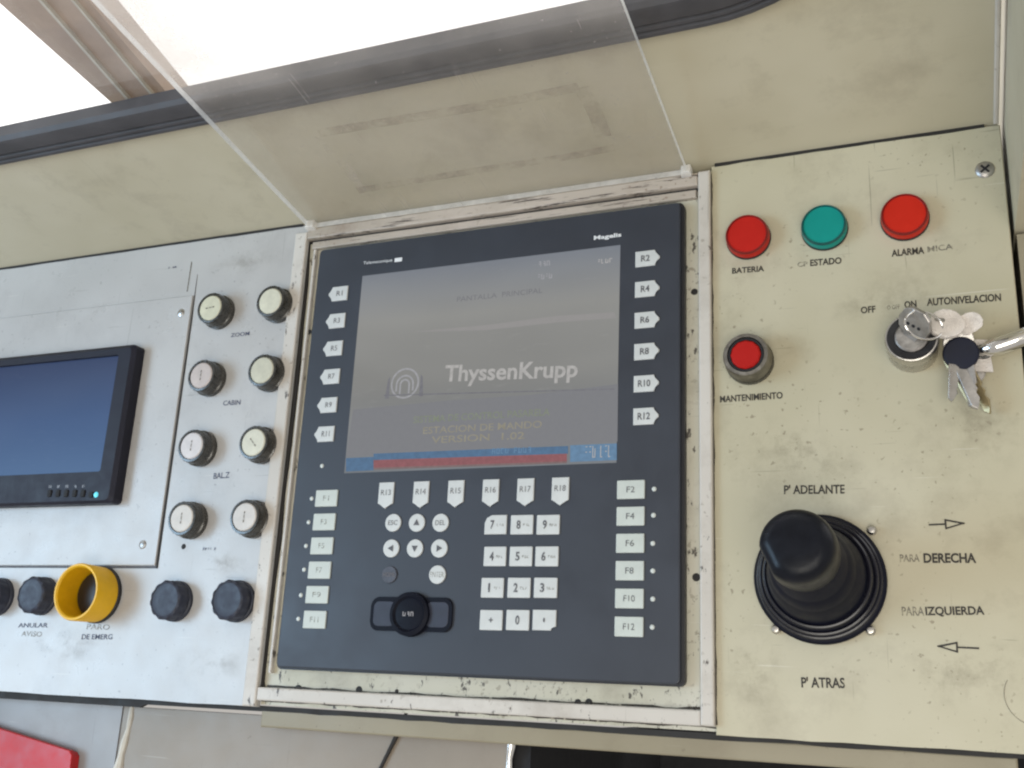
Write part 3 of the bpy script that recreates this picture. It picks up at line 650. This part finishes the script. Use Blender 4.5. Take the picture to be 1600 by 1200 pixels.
def strip(pxs, wd, mat, name='adhesive_mark'):
    pts = [on_cov(*q) for q in pxs]; bm = bmesh.new(); A = []
    for i, (x, y) in enumerate(pts):
        a, b_ = pts[max(0, i - 1)], pts[min(len(pts) - 1, i + 1)]; dx, dy = b_[0] - a[0], b_[1] - a[1]; L_ = math.hypot(dx, dy)
        A.append((bm.verts.new((x - dy / L_ * wd, y + dx / L_ * wd, zf)), bm.verts.new((x + dy / L_ * wd, y - dx / L_ * wd, zf))))
    for p_, q_ in zip(A, A[1:]): bm.faces.new((p_[0], p_[1], q_[1], q_[0]))
    part(name, bm, mat, cov)
strip([(500, 200), (600, 183), (720, 163), (820, 145), (905, 127)], 0.0042, 'residue')
strip([(908, 128), (922, 150), (935, 178), (945, 205)], 0.0052, 'residue')
strip([(962, 222), (880, 238), (760, 256), (640, 276), (560, 290)], 0.0036, 'residue')
strip([(500, 205), (540, 250), (575, 300)], 0.004, 'residue_soft')
for s, x in ((0, cu0), (1, cu1)):
    part('hinge_tab', prism(rrect(x - (0.004 if s else 0.002), -0.0045, x + (0.003 if s else 0.006), 0.0035, 0.001, 2), -0.001, CT + 0.001), 'acrylic_edge', cov)

# ================================================================== MONITOR
MH = 0.0120
mon = thing('video_monitor', 'small dark video monitor with blank blue screen on the left plate', 'monitor', -0.207, -0.178, 0.0019)
mw, mh_ = 0.185, 0.1350
def mbezel():
    bm = bmesh.new(); 
    o = rrect(-mw, 0, 0, mh_, 0.004, 3); f = rrect(-mw + 0.003, 0.002, -0.0035, mh_ - 0.003, 0.004, 3); i = rrect(-mw + 0.016, 0.0260, -0.0165, mh_ - 0.0085, 0.002, 3)
    n = len(o); z = MH
    R0 = [bm.verts.new((x, y, 0)) for x, y in o]; R1 = [bm.verts.new((x, y, z * 0.8)) for x, y in o]; R2 = [bm.verts.new((x, y, z)) for x, y in f]
    R3 = [bm.verts.new((x, y, z)) for x, y in i]; R4 = [bm.verts.new((x * 0.995, y * 0.995 + 0.0004, z - 0.0035)) for x, y in i]
    for a, b_ in zip((R0, R1, R2, R3), (R1, R2, R3, R4)):
        for k in range(n): bm.faces.new((a[k], a[(k + 1) % n], b_[(k + 1) % n], b_[k]))
    bm.faces.new(R0[::-1]); return bm
part('housing', mbezel(), 'monitor', mon, smooth=False)
ms = part('screen', prism(rect(-mw + 0.0162, 0.0262, -0.0167, mh_ - 0.0087), MH - 0.0038, MH - 0.0030), 'crt', mon)
ms.data.transform(Matrix.Translation((0, -(mh_ - 0.0087), 0))); ms.location = (0, mh_ - 0.0087, 0)
def onmon(x, y): q = P(x, y, MH + 0.0019); return q.x + 0.207, q.y + 0.178
for i in range(5):
    x, y = onmon(78 + i * 13, 771); part('control_button', prism(rrect(-0.0021, -0.0030, 0.0021, 0.0030, 0.0010, 2), MH - 0.0002, MH + 0.0012, 0.0005, 1), 'void', mon, (x, y, 0))
    x, y = onmon(79 + i * 13, 760); part('button_symbol', squiggle(0.0030, 0.0022, 2, 140 + i, 1), 'px_grey', mon, (x, y, MH + 0.0002))
x, y = onmon(150, 773); part('power_light', lathe([(0, 0.0012), (0.0016, 0.0009), (0.0024, 0)], 14), 'led_blue', mon, (x, y, MH), smooth=True)
x, y = onmon(143, 773); part('power_button', prism(rrect(-0.0022, -0.0022, 0.0016, 0.0022, 0.0006, 2), MH - 0.0002, MH + 0.0010), 'void', mon, (x, y, 0))

# ================================================================== EIGHT CREAM PUSH BUTTONS
g = 'cream push buttons beside the monitor'
rows = ['top row', 'second row', 'third row', 'bottom row']; uk = (-0.1283, -0.0702); vk = (-0.0213, -0.0787, -0.1362, -0.1932)
collar = finish(lathe([(0.0146, 0), (0.0146, 0.0040), (0.0138, 0.0046), (0.0136, 0.0050), (0.0136, 0.0123), (0.0129, 0.0134), (0.0113, 0.0136), (0.0109, 0.0126)], 40, 20, 0.035, 0.0045, 0.0131), 'collar', True)
ccap = finish(lathe([(0.0109, 0.0122), (0.0107, 0.0131), (0.0099, 0.0137), (0, 0.0139)], 32), 'cap', True)
collar.materials.append(MT['collar_dk'])
marks = [('h',), (), ('v',), (), ('v',), ('d',), ('v',), ('v',)]
for r in range(4):
    for c in range(2):
        i = r * 2 + c; k = (0.65542 - 0.0130) / (0.65542 - 0.02)
        u = CAM.x + (uk[c] - CAM.x) * k; v = CAM.y + (vk[r] - CAM.y) * k
        t = thing('push_button', 'round cream push button with dark collar, %s, %s of the pair' % (rows[r], ('left', 'right')[c]), 'push button', u, v, 0.0, g, rot=0.3 * i)
        part('collar', collar, None, t)
        me = ccap.copy(); me.materials.clear(); me.materials.append(MT['cap%d' % i]); cp = part('cap', me, None, t)
        for mk in marks[i]:
            part('cap_mark', prism(rect(-0.0042, -0.0005, 0.0042, 0.0005), 0.01385, 0.01405), 'ghost', cp, rot=(0, 0, {'h': 0.1, 'v': 1.55, 'd': 2.3}[mk] - 0.3 * i))

# ================================================================== DARK KNOBS, EMERGENCY STOP
g = 'navy black knobs along the lower left edge'
kn = finish(lathe([(0.0155, 0), (0.0155, 0.0028), (0.0145, 0.0034), (0.0152, 0.0045), (0.0152, 0.0120), (0.0142, 0.0136), (0.0125, 0.0142)], 72, 12, 0.06, 0.0040, 0.0139), 'grip', True)
kc = finish(lathe([(0.0126, 0.0139), (0.0118, 0.0136), (0.0060, 0.0140), (0, 0.0141)], 40), 'face', True)
kn.materials.append(MT['navy']); kc.materials.append(MT['navy'])
for (x, y), lb in zip(((257, 937), (354, 937), (47, 929), (-21, 930)),
                      ('navy black scalloped knob right of the yellow emergency stop ring', 'navy black scalloped knob nearest the operator terminal', 'navy black scalloped knob just left of the yellow emergency stop ring', 'dark knob cut off by the left edge of the picture')):
    q = P(x, y, 0.014); t = thing('rotary_knob', lb, 'knob', q.x, q.y, 0, g, rot=x * 0.01); part('grip', kn, None, t); part('face', kc, None, t)
q = P(152, 928, 0.0); es = thing('emergency_stop', 'yellow ring guard around a recessed black emergency stop button', 'emergency stop', -0.2170, -0.2500, 0)
part('base_ring', lathe([(0.0225, 0), (0.0225, 0.0030), (0.0212, 0.0036), (0.0190, 0.0036)], 44), 'black', es, smooth=True)
part('guard', lathe([(0.0185, 0.0036), (0.0218, 0.0037), (0.0222, 0.0245), (0.0216, 0.0258), (0.0203, 0.0258), (0.0192, 0.0245), (0.0185, 0.0040)], 52), 'yellow', es, smooth=True)
part('stop_button', lathe([(0.0176, 0.003), (0.0176, 0.0055), (0.0150, 0.0070), (0, 0.0074)], 36), 'black', es, smooth=True)

# ================================================================== PILOT LAMPS
lr = finish(lathe([(0.0150, 0), (0.0150, 0.0015), (0.0146, 0.0020)], 40), 'base_ring', True); lr.materials.append(MT['black'])
ll = lathe([(0.0144, 0.0010), (0.0146, 0.0050), (0.0141, 0.0072), (0.0140, 0.0074), (0.0134, 0.0086), (0.0133, 0.0087), (0.0126, 0.0082), (0.0125, 0.0082), (0, 0.0083)], 44)
llm = finish(ll, 'lens', True)
lrm = finish(lathe([(0.0142, 0.0073), (0.0143, 0.0080), (0.0138, 0.0092), (0.0131, 0.0093), (0.0127, 0.0084)], 44), 'lens_rim', True)
for (x, y), mt, lb in zip(((1166.5, 366), (1286.5, 351), (1413, 334.5)), ('red', 'green', 'red2'),
                          ('round red indicator lamp above BATERIA', 'round teal green indicator lamp between the two red lamps', 'round orange-red indicator lamp above ALARMA')):
    q = P(x, y, 0.0085); t = thing('indicator_lamp', lb, 'indicator lamp', q.x, q.y, 0, 'indicator lamps in a row')
    part('base_ring', lr, None, t); me = llm.copy(); me.materials.append(MT[mt]); ln = part('lens', me, None, t)
    me = lrm.copy(); me.materials.append(MT['rim_green' if mt == 'green' else 'rim_red']); part('lens_rim', me, None, ln)
# maintenance button
q = P(1165, 554, 0.0165); t = thing('maintenance_button', 'red push button with deep steel collar above MANTENIMIENTO', 'push button', q.x, q.y, 0)
part('collar', lathe([(0.0152, 0), (0.0152, 0.0075), (0.0148, 0.0082), (0.0148, 0.0150), (0.0140, 0.0168), (0.0118, 0.0170), (0.0114, 0.0150)], 44), 'bronze', t, smooth=True)
part('washer', lathe([(0.0156, 0), (0.0156, 0.0050), (0.0153, 0.0056)], 44), 'collar_dk', t, smooth=True)
part('inner_ring', lathe([(0.0113, 0.0140), (0.0113, 0.0163), (0.0099, 0.0164), (0.0098, 0.0140)], 40), 'void', t, smooth=True)
part('lens', lathe([(0.0098, 0.014), (0.0096, 0.0166), (0.0086, 0.0174), (0, 0.0176)], 12), 'redpb', t)

# ================================================================== KEY SWITCH AND KEYS
q = P(1424, 527, 0.024); ku, kv = q.x, q.y
ks = thing('key_switch', 'round key switch with nickel collar under the word AUTONIVELACION', 'key switch', ku, kv, 0)
part('collar', lathe([(0.0150, 0), (0.0150, 0.012), (0.0154, 0.013), (0.0154, 0.0225), (0.0148, 0.0238), (0.0140, 0.0240)], 44), 'chrome', ks, smooth=True)
part('black_ring', lathe([(0.0140, 0.0238), (0.0136, 0.0246), (0.0098, 0.0240), (0.0096, 0.0225)], 40), 'black', ks, smooth=True)
part('lock_cylinder', lathe([(0.0096, 0.0215), (0.0094, 0.0252), (0.0085, 0.0260), (0, 0.0262)], 32), 'steel', ks, smooth=True)
kb = thing('key_bunch', 'bunch of keys with crumpled white tag and navy key hanging from the switch', 'keys', ku, kv, 0)
# key in the lock: its bow stands out of the lock along h, thin
kz = part('lock_key', moved(prism([(-0.0028, -0.010), (0.0028, -0.010), (0.0040, 0.001), (0.0092, 0.004), (0.0105, 0.010), (0.0085, 0.0165), (0.0040, 0.0200), (-0.0040, 0.0200), (-0.0085, 0.0165), (-0.0105, 0.010), (-0.0092, 0.004), (-0.0040, 0.001)], -0.0012, 0.0012, 0.0004, 1), Matrix.Rotation(R_(90), 4, 'X')), 'steel', kb, (0, 0.0, 0.0265), (R_(-34), R_(-6), R_(-38)))
hm = finish(moved(lathe([(0, 0.0001), (0.0011, 0.0001), (0.0011, 0)], 12), Matrix.Rotation(R_(90), 4, 'X')), 'bow_hole', True); hm.materials.append(MT['void'])
for i in (-1, 0, 1): part('bow_hole', hm, None, kz, (i * 0.0036, -0.00135, 0.0085))
def loc(x, y, h): q = P(x, y, h); return (q.x - ku, q.y - kv, h)
a = Vector(loc(1417, 497, 0.043)); b2 = Vector(loc(1470, 520, 0.026))
mid = (a + b2) / 2; ax = (b2 - a) / 2; rn = []
for i in range(26):
    t_ = 2 * math.pi * i / 26; rn.append(mid + ax * 1.05 * math.cos(t_) + Vector((0.004, 0.008, -0.003)) * math.sin(t_))
part('split_ring', tube(rn, 0.0007, 8, True), 'chrome2', kb, smooth=True)
def disc(rx, ry, th, n=26, wob_=0.0, sd=1):
    r_ = random.Random(sd); pts = []
    for i in range(n):
        t_ = 2 * math.pi * i / n; k = 1 + wob_ * r_.uniform(-1, 1); pts.append((rx * k * math.cos(t_), ry * k * math.sin(t_)))
    return prism(pts, 0, th, th * 0.35, 2)
tg = part('white_tag', disc(0.0100, 0.0096, 0.0028, 26, 0.05, 2), 'tagwhite', kb, loc(1478, 508, 0.022), (R_(-8), R_(12), 0), label='crumpled white round tag')
part('tag_slot', prism(rrect(-0.0030, -0.0012, 0.0030, 0.0012, 0.001, 2), 0, 0.0001), 'steel', tg, (-0.0038, 0.0022, 0.0029), (0, 0, -0.2))
part('white_tag', disc(0.0078, 0.0062, 0.0022, 22, 0.08, 5), 'tagwhite', kb, loc(1514, 506, 0.017), (R_(14), R_(-10), 0.4))
part('paper_tag', prism([(-0.006, -0.010), (0.0055, -0.012), (0.0065, 0.009), (-0.005, 0.011)], 0, 0.0008), 'tagwhite', kb, loc(1530, 555, 0.006), (R_(-6), R_(8), 0.1))
nk = part('navy_key_head', disc(0.0102, 0.0100, 0.0034, 30), 'keyblue', kb, loc(1501, 553, 0.0125), (R_(8), R_(4), 0), label='navy round plastic key head')
def blade(Ln, wd): return prism([(-wd, 0), (wd, 0), (wd, -Ln * 0.45), (wd * 0.6, -Ln * 0.5), (wd, -Ln * 0.58), (wd * 0.5, -Ln * 0.66), (wd * 0.9, -Ln * 0.76), (wd * 0.4, -Ln * 0.9), (0, -Ln), (-wd * 0.8, -Ln * 0.92)], 0, 0.0018, 0.0004, 1)
part('key_blade', blade(0.030, 0.0040), 'steel', kb, loc(1499, 572, 0.012), (R_(-9), R_(20), R_(12)))
part('key_blade', blade(0.034, 0.0034), 'brass', kb, loc(1508, 566, 0.009), (R_(6), R_(-25), R_(18)), label='brass key pointing down')
part('key_blade', blade(0.031, 0.0026), 'brass', kb, loc(1477, 563, 0.008), (R_(10), R_(55), R_(32)))
part('key_blade', blade(0.029, 0.0036), 'steel', kb, loc(1512, 568, 0.0115), (R_(-4), R_(-12), R_(4)))
part('key_blade', blade(0.024, 0.0030), 'chrome', kb, loc(1490, 570, 0.0135), (R_(-6), R_(14), R_(-8)))
part('key_bow', disc(0.0090, 0.0080, 0.0020, 24, 0.03, 8), 'steel', kb, loc(1497, 533, 0.0125), (R_(14), R_(-8), 0.5))
part('round_key_bow', disc(0.0085, 0.0085, 0.002, 24), 'steel', kb, loc(1516, 580, 0.004), (R_(5), R_(10), 0))
hk = [loc(*q) for q in ((1532, 548, 0.0100), (1545, 545, 0.0115), (1562, 540, 0.0120), (1590, 530, 0.0120), (1625, 518, 0.0110), (1650, 510, 0.0095))]
part('snap_hook', tube(hk, [0.0024, 0.0048, 0.0056, 0.0054, 0.0052, 0.0040], 14), 'chrome2', kb, smooth=True)
part('snap_hook_eye', tube([Vector(loc(1535, 550, 0.0085)) + Vector((0.0048 * math.cos(i * 0.314), 0.0030 * math.sin(i * 0.314), 0.002 * math.sin(i * 0.314))) for i in range(20)], 0.0011, 8, True), 'collar_dk', kb, smooth=True)

# ================================================================== JOYSTICK
js = thing('joystick', 'black joystick with rubber boot and round flange on the cream face', 'joystick', 0.3400, -0.2350, 0)
for r_, z_ in ((0.0352, 0.0078), (0.0332, 0.0116), (0.0300, 0.0172)):
    part('bellows_ring', tube([(r_ * math.cos(i * math.pi / 32), r_ * math.sin(i * math.pi / 32) + 0.0042 * (z_ / 0.058) ** 1.5, z_) for i in range(64)], 0.0013, 8, True), 'ring', js, smooth=True)
part('flange', lathe([(0.0385, 0), (0.0385, 0.0050), (0.0372, 0.0066), (0.0350, 0.0070), (0.0345, 0.0062)], 64), 'boot', js, smooth=True)
bp = [(0.0350, 0.0060), (0.0350, 0.0100), (0.0338, 0.0118), (0.0322, 0.0118), (0.0318, 0.0150), (0.0306, 0.0172), (0.0288, 0.0176), (0.0282, 0.0200), (0.0274, 0.0250), (0.0256, 0.0330), (0.0246, 0.0352), (0.0240, 0.0372), (0.0226, 0.0450), (0.0214, 0.0468), (0.0208, 0.0490), (0.0188, 0.0560), (0.0160, 0.0640)]
bm = lathe(bp, 64)
for vv in bm.verts: k = (vv.co.z / 0.058) ** 1.5; vv.co.y += 0.0042 * k; vv.co.x -= 0.0006 * k
bt = part('boot', bm, 'boot', js, smooth=True)
gp = [(0.0170, 0.004), (0.0192, 0.007), (0.0201, 0.013), (0.0204, 0.021), (0.0203, 0.0285), (0.0198, 0.0330), (0.0185, 0.0362), (0.0165, 0.0382), (0.0130, 0.0394), (0.0070, 0.0398), (0, 0.0399)]
bm = lathe(gp, 56)
for vv in bm.verts:
    a_ = math.atan2(vv.co.y, vv.co.x)
    rr = math.hypot(vv.co.x, vv.co.y)
    d = max(0, math.cos(a_ - R_(205))); 
    if d > 0.9 and rr > 0.012: vv.co.x *= 1 - 0.10 * (d - 0.9) / 0.1; vv.co.y *= 1 - 0.10 * (d - 0.9) / 0.1
part('grip', bm, 'joy', js, (-0.0008, 0.0044, 0.0565), (R_(-6), R_(-1), 0), smooth=True)
for x, y in ((1212, 983), (1360, 985), (1362, 828)):
    q = P(x, y, 0.004); part('flange_screw', lathe([(0, 0.0052), (0.0018, 0.0049), (0.0028, 0.0036), (0.0030, 0)], 18), 'chrome', js, (q.x - 0.34, q.y + 0.235, 0), smooth=True)

# ================================================================== BELOW THE FRONT EDGE
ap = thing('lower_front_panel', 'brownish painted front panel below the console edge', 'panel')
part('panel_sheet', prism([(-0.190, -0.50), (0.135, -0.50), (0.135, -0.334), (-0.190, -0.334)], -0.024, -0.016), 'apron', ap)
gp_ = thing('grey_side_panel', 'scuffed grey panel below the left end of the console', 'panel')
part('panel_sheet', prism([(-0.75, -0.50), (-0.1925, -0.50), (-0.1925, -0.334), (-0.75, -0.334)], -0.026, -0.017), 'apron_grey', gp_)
bd = [P(x, y, -0.015) for x, y in ((206, 1100), (204, 1120), (199, 1140), (194, 1160), (189, 1180), (184, 1200), (180, 1225), (176, 1250))]
rr = random.Random(4)
part('sealant_bead', tube([(q.x + rr.uniform(-0.0007, 0.0007), q.y, -0.0163) for q in bd], [0.0016, 0.0024, 0.0020, 0.0030, 0.0026, 0.0040, 0.0046, 0.0048], 8), 'bead', gp_, smooth=True)
cb = [P(x, y, -0.013) for x, y in ((634, 1112), (630, 1122), (622, 1142), (612, 1162), (602, 1182), (592, 1202), (575, 1240))]
o = part('hanging_cable', tube([(q.x, q.y, -0.0145) for q in cb], [0.0010, 0.0016, 0.0019, 0.0015, 0.0014, 0.0013, 0.0013], 8), 'black_fill', None, smooth=True)
o.matrix_world = M; o['label'] = 'thin black cable running down the brownish front panel'; o['category'] = 'cable'
kw = thing('knee_recess', 'dark open knee space under the right half of the console', 'recess')
part('back_board', prism(rect(0.136, -0.60, 0.50, -0.20), -0.40, -0.36), 'void', kw)  # near-black boards put the recess's shade into their colour
part('side_board', prism(rect(0.137, -0.60, 0.150, -0.335), -0.355, -0.020), 'void', kw)
q = P(796, 1180, -0.015)
lt = thing('chrome_latch', 'small shiny chrome latch hanging under the console lip', 'latch', q.x, q.y, -0.015)
part('latch_rod', tube([(0.0012, 0.013, 0.002), (0.0014, 0.006, 0.001), (0.0, -0.002, 0), (-0.0008, -0.014, -0.002), (-0.001, -0.03, -0.004)], [0.0030, 0.0034, 0.0024, 0.0032, 0.0032], 12), 'chrome2', lt, smooth=True)
part('latch_plate', prism(rrect(-0.012, -0.03, -0.003, 0.010, 0.001, 2), -0.006, -0.002), 'steel', lt)
rb = thing('red_box', 'red box with rounded corner below the left end of the console', 'box')
c0, c1, c2 = P(-60, 1134, -0.008), P(113, 1173, -0.008), P(108, 1210, -0.008)
pts = [(c2.x, c2.y - 0.08), (c2.x, c2.y), (c1.x, c1.y - 0.003), (c1.x - 0.003, c1.y), (c0.x - 0.06, c0.y + (c0.y - c1.y) * 1.4), (c0.x - 0.06, c2.y - 0.08)]
part('lid', prism(pts, -0.0115, -0.008, 0.0008), 'redbox', rb)
part('body', prism([(x * 0.997 - 0.0008, y - 0.0015) for x, y in pts], -0.0165, -0.0118), 'redbox', rb)
